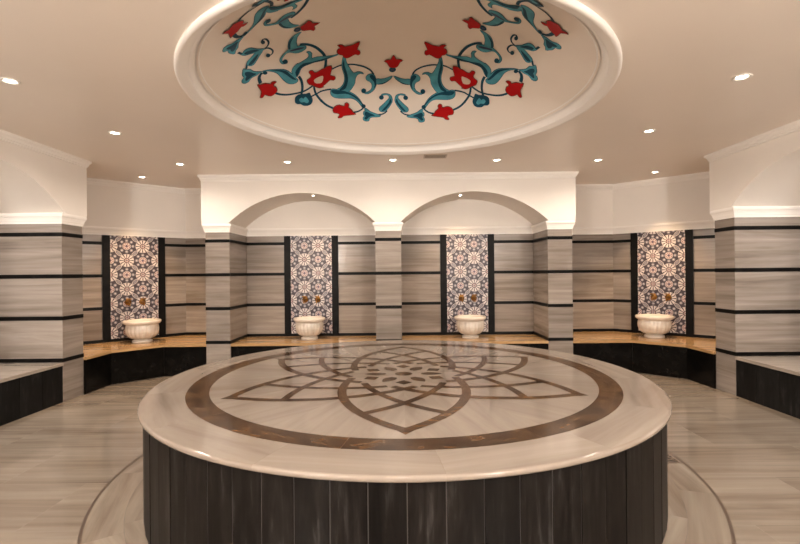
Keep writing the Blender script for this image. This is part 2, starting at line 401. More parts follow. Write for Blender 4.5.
# tulip and scroll outlines in metres from the painting's centre
PAINT = [
('axis','R','p',0,[(0.009,0.599),(-0.014,0.645),(-0.029,0.652),(-0.057,0.652),(-0.082,0.667),(-0.058,0.683),(-0.040,0.719),(-0.026,0.741),(0.006,0.749),(0.039,0.744),(0.054,0.723),(0.073,0.688),(0.098,0.674),(0.073,0.658),(0.045,0.655),(0.030,0.647)]),
('axis','D','p',0,[(0.031,0.776),(0.026,0.790),(0.012,0.801),(-0.005,0.804),(-0.023,0.799),(-0.036,0.787),(-0.041,0.772),(-0.035,0.758),(-0.022,0.748),(-0.004,0.745),(0.013,0.749),(0.026,0.761)]),
('axis','B','p',0,[(0.012,0.777),(0.007,0.786),(-0.005,0.789),(-0.017,0.785),(-0.022,0.776),(-0.017,0.767),(-0.005,0.764),(0.007,0.768)]),
('quad','T','p',0,[(-0.005,0.813),(-0.034,0.851),(-0.080,0.881),(-0.126,0.892),(-0.162,0.890),(-0.177,0.858),(-0.163,0.829),(-0.123,0.837),(-0.083,0.835),(-0.043,0.824)]),
('quad','D','p',0,[(-0.018,0.837),(-0.075,0.870),(-0.126,0.884),(-0.156,0.884),(-0.126,0.895),(-0.080,0.885),(-0.034,0.854)]),
('quad','T','p',0,[(-0.173,0.824),(-0.181,0.789),(-0.204,0.767),(-0.239,0.766),(-0.265,0.790),(-0.261,0.825),(-0.235,0.847),(-0.216,0.873),(-0.214,0.913),(-0.231,0.943),(-0.263,0.957),(-0.294,0.958),(-0.290,0.969),(-0.265,0.977),(-0.233,0.971),(-0.195,0.944),(-0.174,0.903),(-0.168,0.865)]),
('quad','D','p',0,[(-0.177,0.806),(-0.200,0.774),(-0.230,0.780),(-0.217,0.817),(-0.195,0.849),(-0.187,0.895),(-0.200,0.932),(-0.175,0.903),(-0.169,0.864)]),
('quad','D','p',0,[(-0.276,0.939),(-0.282,0.953),(-0.295,0.960),(-0.310,0.956),(-0.321,0.944),(-0.324,0.927),(-0.318,0.913),(-0.305,0.906),(-0.291,0.910),(-0.279,0.922)]),
('quad','D','s',13,[(-0.190,0.776),(-0.216,0.725),(-0.271,0.674),(-0.326,0.640),(-0.380,0.613),(-0.426,0.599),(-0.477,0.585),(-0.524,0.586),(-0.573,0.594)]),
('quad','T','p',0,[(-0.454,0.498),(-0.434,0.506),(-0.433,0.556),(-0.412,0.637),(-0.381,0.712),(-0.342,0.710),(-0.304,0.725),(-0.285,0.753),(-0.315,0.737),(-0.345,0.746),(-0.369,0.780),(-0.379,0.829),(-0.408,0.871),(-0.442,0.900),(-0.476,0.889),(-0.566,0.842),(-0.524,0.831),(-0.491,0.803),(-0.473,0.763),(-0.468,0.706),(-0.475,0.643),(-0.474,0.583)]),
('quad','D','p',0,[(-0.447,0.519),(-0.452,0.591),(-0.442,0.668),(-0.437,0.752),(-0.449,0.806),(-0.475,0.855),(-0.514,0.864),(-0.536,0.847),(-0.491,0.820),(-0.468,0.767),(-0.462,0.702),(-0.469,0.640),(-0.467,0.576)]),
('quad','T','p',0,[(-0.613,0.817),(-0.588,0.819),(-0.547,0.848),(-0.480,0.880),(-0.433,0.916),(-0.387,0.963),(-0.351,1.017),(-0.325,1.073),(-0.306,1.099),(-0.333,1.101),(-0.360,1.053),(-0.392,1.012),(-0.431,0.984),(-0.481,0.967),(-0.550,0.942),(-0.597,0.911),(-0.621,0.872),(-0.622,0.842)]),
('quad','D','p',0,[(-0.612,0.824),(-0.575,0.832),(-0.481,0.885),(-0.425,0.930),(-0.374,0.986),(-0.335,1.051),(-0.321,1.090),(-0.371,1.012),(-0.427,0.951),(-0.484,0.913),(-0.562,0.888),(-0.601,0.860)]),
('quad','D','p',0,[(-0.293,1.102),(-0.301,1.115),(-0.318,1.118),(-0.334,1.108),(-0.339,1.091),(-0.331,1.078),(-0.314,1.075),(-0.299,1.085)]),
('quad','D','s',13,[(-0.612,0.813),(-0.669,0.796),(-0.717,0.788),(-0.709,0.789),(-0.753,0.794),(-0.810,0.795)]),
('quad','T','p',0,[(-0.307,1.120),(-0.277,1.143),(-0.252,1.169),(-0.216,1.191),(-0.137,1.234),(-0.186,1.238),(-0.235,1.232),(-0.263,1.241),(-0.270,1.261),(-0.297,1.263),(-0.329,1.244),(-0.329,1.217),(-0.315,1.204),(-0.324,1.186),(-0.322,1.160),(-0.305,1.153)]),
('quad','D','p',0,[(-0.298,1.160),(-0.259,1.181),(-0.201,1.218),(-0.250,1.217),(-0.279,1.231),(-0.301,1.244),(-0.320,1.224),(-0.302,1.209),(-0.313,1.183)]),
('quad','D','s',11,[(-0.169,1.217),(-0.114,1.215),(-0.070,1.187)]),
('quad','T','p',0,[(-0.025,1.029),(-0.013,1.079),(-0.030,1.121),(-0.069,1.171),(-0.097,1.190),(-0.135,1.189),(-0.155,1.168),(-0.149,1.142),(-0.110,1.114),(-0.072,1.080),(-0.047,1.055),(-0.049,1.028),(-0.075,1.015),(-0.111,1.017),(-0.124,1.008),(-0.090,1.001),(-0.054,1.009)]),
('quad','D','p',0,[(-0.034,1.056),(-0.022,1.089),(-0.047,1.127),(-0.091,1.172),(-0.131,1.181),(-0.084,1.133),(-0.049,1.093)]),
('quad','D','p',0,[(-0.101,1.039),(-0.106,1.052),(-0.119,1.060),(-0.134,1.058),(-0.146,1.048),(-0.150,1.033),(-0.145,1.020),(-0.132,1.012),(-0.117,1.014),(-0.105,1.024)]),
('quad','R','p',0,[(-0.625,1.029),(-0.600,1.006),(-0.559,1.009),(-0.521,1.037),(-0.501,1.033),(-0.502,1.016),(-0.481,1.012),(-0.463,1.040),(-0.472,1.065),(-0.444,1.101),(-0.427,1.138),(-0.402,1.159),(-0.450,1.153),(-0.502,1.142),(-0.534,1.137),(-0.551,1.147),(-0.583,1.140),(-0.586,1.128),(-0.568,1.113),(-0.581,1.091),(-0.615,1.072),(-0.626,1.051)]),
('quad','D','s',13,[(-0.427,1.138),(-0.374,1.142),(-0.324,1.122),(-0.314,1.099)]),
('quad','D','s',15,[(-0.621,1.025),(-0.664,0.983),(-0.702,0.931),(-0.732,0.869),(-0.720,0.901),(-0.755,0.805),(-0.762,0.738),(-0.757,0.688)]),
('quad','R','p',0,[(-0.493,0.397),(-0.481,0.377),(-0.458,0.368),(-0.479,0.327),(-0.445,0.338),(-0.422,0.370),(-0.400,0.372),(-0.355,0.376),(-0.290,0.355),(-0.303,0.399),(-0.321,0.445),(-0.304,0.462),(-0.298,0.495),(-0.314,0.513),(-0.340,0.495),(-0.378,0.507),(-0.407,0.516),(-0.439,0.504),(-0.452,0.467),(-0.473,0.452),(-0.492,0.424)]),
('quad','R','p',0,[(-0.803,0.615),(-0.802,0.588),(-0.771,0.580),(-0.758,0.555),(-0.768,0.521),(-0.763,0.501),(-0.741,0.508),(-0.727,0.542),(-0.700,0.553),(-0.657,0.544),(-0.609,0.549),(-0.626,0.538),(-0.571,0.545),(-0.577,0.599),(-0.596,0.650),(-0.562,0.679),(-0.556,0.705),(-0.573,0.719),(-0.604,0.701),(-0.647,0.722),(-0.690,0.742),(-0.667,0.749),(-0.709,0.742),(-0.738,0.715),(-0.765,0.677),(-0.793,0.648)]),
('quad','W','p',0,[(-0.746,0.624),(-0.719,0.613),(-0.686,0.613),(-0.660,0.620),(-0.664,0.655),(-0.682,0.688),(-0.715,0.682),(-0.741,0.660)]),
('quad','D','p',0,[(-0.953,0.738),(-0.941,0.704),(-0.914,0.697),(-0.882,0.708),(-0.844,0.731),(-0.811,0.738),(-0.805,0.770),(-0.799,0.805),(-0.799,0.842),(-0.821,0.870),(-0.855,0.868),(-0.894,0.842),(-0.913,0.810),(-0.940,0.792),(-0.955,0.764)]),
('quad','t','p',0,[(-0.918,0.753),(-0.890,0.746),(-0.878,0.770),(-0.855,0.759),(-0.840,0.795),(-0.835,0.831),(-0.857,0.835),(-0.878,0.808),(-0.905,0.794)]),
('quad','D','s',18,[(-0.883,0.713),(-0.869,0.679),(-0.857,0.633),(-0.852,0.569),(-0.862,0.504)]),
('quad','D','s',15,[(-1.088,0.528),(-1.053,0.581),(-1.000,0.632),(-0.933,0.671),(-0.871,0.695),(-0.811,0.697),(-0.753,0.681)]),
('quad','R','p',0,[(-1.177,0.294),(-1.166,0.321),(-1.126,0.343),(-1.093,0.393),(-1.077,0.379),(-1.054,0.394),(-1.047,0.414),(-1.073,0.421),(-1.074,0.451),(-1.065,0.456),(-1.063,0.501),(-1.074,0.520),(-1.097,0.528),(-1.121,0.527),(-1.145,0.496),(-1.163,0.463),(-1.178,0.472),(-1.192,0.476),(-1.202,0.459),(-1.200,0.451),(-1.175,0.404),(-1.178,0.344)]),
('quad','D','s',22,[(-1.156,0.314),(-1.151,0.259),(-1.136,0.223),(-1.110,0.207)]),
('quad','D','p',0,[(-1.075,0.245),(-1.084,0.254),(-1.097,0.246),(-1.106,0.227),(-1.107,0.206),(-1.098,0.198),(-1.085,0.205),(-1.076,0.225)]),
('quad','T','p',0,[(-1.201,0.003),(-1.188,0.041),(-1.168,0.066),(-1.156,0.121),(-1.131,0.160),(-1.105,0.195),(-1.129,0.189),(-1.149,0.191),(-1.176,0.182),(-1.198,0.180),(-1.226,0.198),(-1.252,0.183),(-1.261,0.145),(-1.248,0.119),(-1.232,0.114),(-1.231,0.068),(-1.215,0.029)]),
('quad','D','p',0,[(-1.204,0.055),(-1.181,0.082),(-1.161,0.135),(-1.147,0.168),(-1.177,0.163),(-1.208,0.166),(-1.235,0.162),(-1.227,0.129),(-1.214,0.115),(-1.216,0.085)]),
('quad','T','p',0,[(-1.107,0.187),(-1.082,0.204),(-1.058,0.225),(-1.010,0.273),(-0.961,0.321),(-0.933,0.366),(-0.919,0.404),(-0.904,0.441),(-0.893,0.497),(-0.878,0.532),(-0.890,0.557),(-0.922,0.552),(-0.956,0.523),(-0.978,0.479),(-0.994,0.415),(-1.007,0.346),(-1.030,0.287),(-1.067,0.231)]),
('quad','D','p',0,[(-1.048,0.243),(-0.968,0.319),(-0.935,0.374),(-0.918,0.435),(-0.887,0.525),(-0.919,0.488),(-0.946,0.417),(-0.975,0.344),(-1.014,0.285)]),
('quad','T','p',0,[(-0.893,0.497),(-0.903,0.406),(-0.874,0.364),(-0.835,0.348),(-0.847,0.358),(-0.807,0.353),(-0.767,0.348),(-0.737,0.334),(-0.729,0.297),(-0.742,0.263),(-0.717,0.275),(-0.705,0.314),(-0.716,0.367),(-0.671,0.379),(-0.598,0.417),(-0.537,0.437),(-0.490,0.443),(-0.507,0.452),(-0.572,0.453),(-0.636,0.452),(-0.697,0.432),(-0.748,0.425),(-0.803,0.420),(-0.836,0.443),(-0.855,0.475)]),
('quad','D','p',0,[(-0.877,0.499),(-0.878,0.433),(-0.846,0.397),(-0.794,0.379),(-0.738,0.402),(-0.678,0.419),(-0.601,0.432),(-0.538,0.442),(-0.635,0.449),(-0.696,0.430),(-0.756,0.422),(-0.810,0.417),(-0.841,0.441),(-0.858,0.472)]),
('quad','D','s',20,[(-0.770,0.133),(-0.741,0.152),(-0.704,0.191),(-0.663,0.252),(-0.630,0.328),(-0.610,0.393),(-0.606,0.441),(-0.609,0.484),(-0.629,0.556)]),
('quad','T','p',0,[(-0.725,-0.026),(-0.760,-0.028),(-0.798,-0.015),(-0.831,0.016),(-0.855,0.076),(-0.859,0.115),(-0.841,0.132),(-0.811,0.133),(-0.793,0.136),(-0.788,0.080),(-0.768,0.022),(-0.744,-0.005)]),
('quad','D','p',0,[(-0.780,-0.016),(-0.818,0.008),(-0.845,0.051),(-0.859,0.111),(-0.847,0.123),(-0.832,0.058),(-0.805,0.014)]),
('quad','T','p',0,[(-0.733,0.187),(-0.745,0.171),(-0.777,0.144),(-0.819,0.133),(-0.860,0.120),(-0.902,0.139),(-0.933,0.161),(-0.951,0.183),(-0.956,0.218),(-0.947,0.254),(-0.928,0.271),(-0.929,0.246),(-0.941,0.228),(-0.939,0.196),(-0.917,0.171),(-0.887,0.154),(-0.857,0.170),(-0.822,0.213),(-0.781,0.232),(-0.749,0.226),(-0.735,0.212)]),
('quad','B','p',0,[(-0.857,0.137),(-0.815,0.148),(-0.773,0.164),(-0.743,0.190),(-0.772,0.192),(-0.813,0.175),(-0.853,0.154)]),
('quad','D','p',0,[(-0.902,0.261),(-0.910,0.274),(-0.921,0.275),(-0.933,0.264),(-0.940,0.245),(-0.939,0.225),(-0.931,0.213),(-0.920,0.212),(-0.908,0.223),(-0.902,0.242)]),
('lr','T','p',0,[(-1.020,-0.063),(-1.069,-0.015),(-1.103,0.022),(-1.131,0.043),(-1.154,0.024),(-1.165,-0.019),(-1.152,-0.047),(-1.121,-0.064),(-1.095,-0.080),(-1.068,-0.088)]),
('lr','D','p',0,[(-1.056,-0.060),(-1.099,-0.003),(-1.138,0.021),(-1.156,-0.008),(-1.111,-0.038)]),
('lr','D','s',11,[(-1.027,-0.062),(-0.993,-0.056),(-0.973,-0.015),(-0.968,0.030),(-0.983,0.057),(-1.006,0.060)]),
('lr','D','p',0,[(-0.997,0.058),(-1.004,0.069),(-1.013,0.069),(-1.022,0.058),(-1.026,0.040),(-1.024,0.022),(-1.017,0.012),(-1.008,0.012),(-1.000,0.023),(-0.996,0.041)]),
('lr','D','s',13,[(-1.163,-0.023),(-1.188,0.033)]),
('lr','T','p',0,[(-1.151,-0.192),(-1.133,-0.143),(-1.100,-0.118),(-1.074,-0.092),(-1.040,-0.065),(-1.006,-0.060),(-1.025,-0.092),(-1.050,-0.124),(-1.075,-0.195),(-1.101,-0.219),(-1.123,-0.214),(-1.139,-0.197)]),
('lr','D','p',0,[(-1.127,-0.193),(-1.083,-0.170),(-1.039,-0.092),(-1.077,-0.115),(-1.124,-0.150)]),
('lr','D','s',11,[(-1.015,-0.065),(-0.980,-0.079),(-0.960,-0.122),(-0.963,-0.184),(-0.980,-0.206),(-0.995,-0.185)]),
('lr','D','p',0,[(-0.978,-0.155),(-0.984,-0.143),(-0.993,-0.142),(-1.000,-0.153),(-1.002,-0.172),(-1.000,-0.191),(-0.993,-0.203),(-0.985,-0.204),(-0.978,-0.193),(-0.975,-0.174)]),
('lr','D','s',14,[(-1.143,-0.180),(-1.154,-0.250)]),
]

MATKEY = {'t': 'P_T', 'R': 'P_R', 'T': 'P_T', 'D': 'P_D', 'B': 'P_B', 'W': 'P_W', 'G': 'P_G'}
LAYER = {'t': .0098, 's': .0045, 'T': .006, 'D': .0085, 'B': .010, 'G': .009, 'R': .0105, 'W': .0125}
def smooth_outline(p, closed=True, n=3):
    out = []; N = len(p)
    for i in range(N if closed else N-1):
        a = p[(i-1) % N] if closed or i > 0 else p[i]; b = p[i]; c = p[(i+1) % N]; d = p[(i+2) % N] if closed or i+2 < N else c
        for k in range(n):
            t = k/n
            f = lambda q: .5*((2*b[q]) + (-a[q]+c[q])*t + (2*a[q]-5*b[q]+4*c[q]-d[q])*t*t + (-a[q]+3*b[q]-3*c[q]+d[q])*t*t*t)
            out.append((f(0), f(1)))
    if not closed: out.append(p[-1])
    return out
def grow(p, d):
    n = len(p); A = sum(p[i][0]*p[(i+1)%n][1]-p[(i+1)%n][0]*p[i][1] for i in range(n)); sg = 1 if A > 0 else -1; o = []
    for i in range(n):
        a, b = p[i-1], p[(i+1) % n]; dx, dy = b[0]-a[0], b[1]-a[1]; l = hypot(dx, dy) or 1
        o.append((p[i][0]+sg*dy/l*d, p[i][1]-sg*dx/l*d))
    return o
def add_patch(mb, pts, mat, lift):
    bm = bmesh.new()
    vs = [bm.verts.new((x, y, 0)) for x, y in pts]
    for tri in tessellate_polygon([[Vector((x, y, 0)) for x, y in pts]]):
        try: bm.faces.new([vs[i] for i in tri])
        except ValueError: pass
    for _ in range(2):
        ed = [e for e in bm.edges if e.calc_length() > .07]
        if ed: bmesh.ops.subdivide_edges(bm, edges=ed, cuts=1)
    bmesh.ops.triangulate(bm, faces=bm.faces[:])
    for f in bm.faces:
        P = [(v.co.x, v.co.y, dome_h(v.co.x, v.co.y)-lift-DZ) for v in f.verts]
        n = (Vector(P[1])-Vector(P[0])).cross(Vector(P[2])-Vector(P[0]))
        mb.face(P if n.z < 0 else P[::-1], mat)
    bm.free()
def ribbon(pts, w):
    p = smooth_outline(pts, False, 3); L = []; R = []
    for i in range(len(p)):
        a, b = p[max(i-1, 0)], p[min(i+1, len(p)-1)]; dx, dy = b[0]-a[0], b[1]-a[1]; l = hypot(dx, dy) or 1
        L.append((p[i][0]-dy/l*w/2, p[i][1]+dx/l*w/2)); R.append((p[i][0]+dy/l*w/2, p[i][1]-dx/l*w/2))
    return L, R
scroll = MB()
SH = .11                               # the painted axes are slightly out of square
def place(pts, kind):
    q = [(x, y - SH*x) for x, y in pts]
    if kind == 'axis':
        q = [(x*.955, y*.955) for x, y in q]
        out = [[(x*c_-y*s_, x*s_+y*c_) for x, y in q] for c_, s_ in ((1,0), (0,1), (-1,0), (0,-1))]
    elif kind == 'lr': out = [[(x*a, y) for x, y in q] for a in (1, -1)]
    else: out = [[(x*a*(1 - (.16*y if c_ < 0 and a > 0 else 0)), y*c_) for x, y in q] for c_ in (1, -1) for a in (1, -1)]
    return [[(x, y + SH*min(x, 0)) for x, y in r] for r in out]
flowers = []
for kind, colr, typ, w, pts in PAINT:
    for q in place(pts, kind):
        if typ == 's':
            L, R = ribbon(q, w*.00125)
            for i in range(len(L)-1):
                P = [(x, y, dome_h(x, y)-LAYER['s']-DZ) for x, y in (L[i], L[i+1], R[i+1], R[i])]
                n = (Vector(P[1])-Vector(P[0])).cross(Vector(P[2])-Vector(P[0]))
                scroll.face(P if n.z < 0 else P[::-1], 'P_D')
        elif colr == 'R':
            mb = MB(); s_ = smooth_outline(q, True, 2)
            add_patch(mb, grow(s_, .006), 'P_G', LAYER['G']); add_patch(mb, s_, 'P_R', LAYER['R'])
            flowers.append((mb, q))
        elif colr == 'W':
            fl_ = min(flowers, key=lambda t: hypot(sum(p[0] for p in t[1])/len(t[1])-sum(p[0] for p in q)/len(q), sum(p[1] for p in t[1])/len(t[1])-sum(p[1] for p in q)/len(q)))
            add_patch(fl_[0], smooth_outline(q, True, 2), 'P_W', LAYER['W'])
        else:
            s_ = smooth_outline(q, True, 2)
            if colr == 'T': add_patch(scroll, grow(s_, .004), 'P_D', LAYER['T']-.001)
            add_patch(scroll, s_, MATKEY[colr], LAYER[colr])
for mb, q in flowers: mb.build('painted_tulip', dome, 'red painted tulip')
scroll.build('painted_scrollwork', dome, 'teal and navy painted leaves and curling stems')

# ------------------------------------------------------------------ round marble platform
ZT = .663
plat = thing('marble_platform', 'large round heated marble slab with brown star inlay in the middle of the floor', 'platform', (*SC, 0))
o0 = (0, 0)
mb = MB()
mb.lathe([(1.769, 0), (1.769, .636)], 144, 'stave_joint')
for k in range(72):
    a, b = 2*pi*k/72+.0012, 2*pi*(k+1)/72-.0012; rr = random.random(); R = 1.772 + random.uniform(-.0015, .0015)
    P = [(R*cos(a), R*sin(a)), (R*cos(b), R*sin(b))]
    q = [(1.756*cos(a), 1.756*sin(a)), (1.756*cos(b), 1.756*sin(b))]
    mb.face([(*P[0], 0), (*P[1], 0), (*P[1], .636), (*P[0], .636)], 'slate', [(0, 0), (.155, 0), (.155, .636), (0, .636)], rr)
    mb.face([(*q[0], 0), (*P[0], 0), (*P[0], .636), (*q[0], .636)], 'slate', None, rr)
    mb.face([(*P[1], 0), (*q[1], 0), (*q[1], .636), (*P[1], .636)], 'slate', None, rr)
mb.build('base_cladding', plat, 'dark upright stone staves')
mb = MB()
ring_sectors(mb, 1.541, 1.786, 14, 'slab_marble', ZT, sub=12, c=o0, gap=.0008, a_off=.31)
for k in range(14):
    a0, a1 = .31+2*pi*k/14, .31+2*pi*(k+1)/14
    mb.lathe([(1.786, ZT), (1.794, ZT-.0015), (1.7985, ZT-.005), (1.800, ZT-.011), (1.7985, ZT-.020), (1.794, ZT-.0265), (1.786, ZT-.029), (1.74, ZT-.029)], 12, 'slab_marble', a0=a0, a1=a1, rnd=random.random(), uvs=.8)
mb.build('outer_marble_ring', plat)
mb = MB()
mb.face([(1.60*cos(2*pi*k/96), 1.60*sin(2*pi*k/96), ZT-.003) for k in range(96)], 'joint')
ring_sectors(mb, 1.397, 1.540, 10, 'brown_marble', ZT, sub=14, c=o0, gap=.0008, a_off=.12)
mb.build('brown_marble_ring', plat, 'dark brown marble ring')
mb = MB()
ring_sectors(mb, .001, 1.396, 12, 'slab_marble', ZT, sub=8, radial=True, c=o0, a_off=pi/6)
mb.build('inner_marble_disc', plat)
inl = MB()
W = .0295
def arc_strip(mb, c, R, t0, t1, z, n=30, w=W):
    for i in range(n):
        a, b = t0+(t1-t0)*i/n, t0+(t1-t0)*(i+1)/n
        P = [(c[0]+(R-w)*cos(a), c[1]+(R-w)*sin(a), z), (c[0]+(R+w)*cos(a), c[1]+(R+w)*sin(a), z), (c[0]+(R+w)*cos(b), c[1]+(R+w)*sin(b), z), (c[0]+(R-w)*cos(b), c[1]+(R-w)*sin(b), z)]
        if t1 < t0: P = P[::-1]
        mb.face(P, 'brown_marble', None, .37)
def circ_ang(c, p): return atan2(p[1]-c[1], p[0]-c[0])
def unwrap(a, ref):
    while a - ref > pi: a -= 2*pi
    while a - ref < -pi: a += 2*pi
    return a
RT, RI = 1.305, .43
lay = 0
for k in range(6):
    tip = radians(30 + 60*k); pt = (RT*cos(tip), RT*sin(tip))
    for s in (1, -1):
        # outline of the petal: circle centred .813 out on the neighbouring axis, from the tip to the inner star
        ca = tip + s*pi/3; c = (.813*cos(ca), .813*sin(ca)); R = hypot(pt[0]-c[0], pt[1]-c[1])
        e = ca + pi + s*radians(47); ep = (RI*cos(e), RI*sin(e))
        t0 = circ_ang(c, pt); mid = circ_ang(c, (.0, .0)); t1 = unwrap(circ_ang(c, ep), t0)
        lay += 1; arc_strip(inl, c, R-.018, t0, t1, ZT+.0006+lay*.00004)
        # cross ribs inside the petal
        ca2 = tip + s*radians(92); c2 = (.909*cos(ca2), .909*sin(ca2)); R2 = 1.235
        sp = tip + s*radians(13); ep2 = tip - s*radians(45)
        p0 = (.985*cos(sp), .985*sin(sp)); p1 = (RI*cos(ep2), RI*sin(ep2))
        t0 = circ_ang(c2, p0); t1 = unwrap(circ_ang(c2, p1), t0); t0 -= math.copysign(.03, t1-t0)
        lay += 1; arc_strip(inl, c2, R2, t0, t1, ZT+.0006+lay*.00004, w=.026)
    # kite and leaf of the centre flower
    def poly_at(ang, pts):
        mb_p = [(r*cos(ang)-t*sin(ang), r*sin(ang)+t*cos(ang), ZT+.0007) for r, t in pts]
        inl.face(mb_p, 'brown_marble', None, .37)
    poly_at(tip, [(1.345, 0), (1.27, .052), (1.24, 0), (1.27, -.052)])
    poly_at(tip, [(.215, 0), (.28, -.062), (.345, 0), (.28, .062)])
    poly_at(tip + pi/6, [(.138, -.022), (.19, -.047), (.23, -.045), (.27, -.026), (.305, 0), (.27, .026), (.23, .045), (.19, .047), (.138, .022)])
inl.face([(.067*cos(2*pi*i/24), .067*sin(2*pi*i/24), ZT+.0007) for i in range(24)], 'brown_marble', None, .37)
inl.build('star_inlay', plat, 'brown marble six-petalled star with a small flower at its centre')

# ------------------------------------------------------------------ benches
def slab_poly(mb, pts, z0, z1, mat, rnd=0.0, rot=0.0):
    """pts counter-clockwise"""
    c_, s_ = cos(rot), sin(rot); uv = [(x*c_+y*s_, -x*s_+y*c_) for x, y in pts]
    mb.face([(x, y, z1) for x, y in pts], mat, uv, rnd)
    mb.face([(x, y, z0) for x, y in pts[::-1]], mat, uv[::-1], rnd)
    u = 0
    for i in range(len(pts)):
        a, b = pts[i], pts[(i+1) % len(pts)]; l = hypot(b[0]-a[0], b[1]-a[1])
        mb.face([(*a, z0), (*b, z0), (*b, z1), (*a, z1)], mat, [(u, 0), (u+l, 0), (u+l, z1-z0), (u, z1-z0)], rnd); u += l
SEAT0, SEAT1 = .42, .456
def bench(label, front, back, seat_mat, front_mat, group=None, stave=None):
    cx = sum(p[0] for p in front)/len(front); cy = sum(p[1] for p in front)/len(front)
    t = thing('stone_bench', label, 'bench', (cx, cy, 0), group=group)
    loc = lambda P: [(x-cx, y-cy) for x, y in P]
    mb = MB(); poly = loc(front + back)
    A = sum(poly[i][0]*poly[(i+1)%len(poly)][1]-poly[(i+1)%len(poly)][0]*poly[i][1] for i in range(len(poly)))
    if A < 0: poly = poly[::-1]
    slab_poly(mb, poly, SEAT0, SEAT1, seat_mat, random.random()); mb.build('seat_slab', t)
    fr = loc(front)
    off = offset_path(fr, -.012); off2 = offset_path(fr, -.034)
    if A < 0: off, off2 = offset_path(fr, .012), offset_path(fr, .034)
    for i in range(len(fr)-1):
        a, b, c, d = Vector(off[i]), Vector(off[i+1]), Vector(off2[i+1]), Vector(off2[i])
        mb = MB(); e = (b-a).normalized()*.0015
        n = max(1, round((b-a).length/stave)) if stave else 1
        for k in range(n):
            p = [a.lerp(b, k/n)+e, a.lerp(b, (k+1)/n)-e, d.lerp(c, (k+1)/n)-e, d.lerp(c, k/n)+e]
            if A < 0: p = p[::-1]
            slab_poly(mb, [tuple(q) for q in p], 0, SEAT0, front_mat, random.random())
        mb.build('front_panel', t)
    return t
BG = 'bench blocks of the four basin recesses'
bench('honey-coloured corner bench with black faceted front in the left corner recess',
      [(-3.845, 5.602), (-3.835, 6.075), (-3.385, 6.545), (-2.775, 6.55)], [(-2.775, 7.55), (-3.53, 7.55), (-4.637, 6.553), (-4.637, 5.602)], 'bench_marble', 'black_stone', BG)
bench('honey-coloured corner bench with black faceted front in the right corner recess',
      [(2.4626, 6.55), (3.315, 6.545), (3.80, 6.10), (3.81, 5.59)], [(4.533, 5.59), (4.533, 6.57), (3.50, 7.52), (2.4626, 7.52)], 'bench_marble', 'black_stone', BG)
bench('honey-coloured marble bench under the left arch of the back wall', [(-2.4326, 6.552), (-.347, 6.552)], [(-.347, 7.27), (-2.4326, 7.27)], 'bench_marble', 'black_stone', BG)
bench('honey-coloured marble bench under the right arch of the back wall', [(.0186, 6.552), (2.1155, 6.552)], [(2.1155, 7.27), (.0186, 7.27)], 'bench_marble', 'black_stone', BG)
bench('pale bench with dark slate front at the left edge, under the left wall arch', [(XL+.01, 3.17), (XL+.01, 5.262)], [(NL, 5.262), (NL, 3.17)], 'side_bench', 'side_slate', 'benches in the side arches', .31)
bench('pale bench with dark slate front at the right edge, under the right wall arch', [(XR-.01, 5.262), (XR-.01, 3.17)], [(NR, 3.17), (NR, 5.262)], 'side_bench', 'side_slate', 'benches in the side arches', .31)

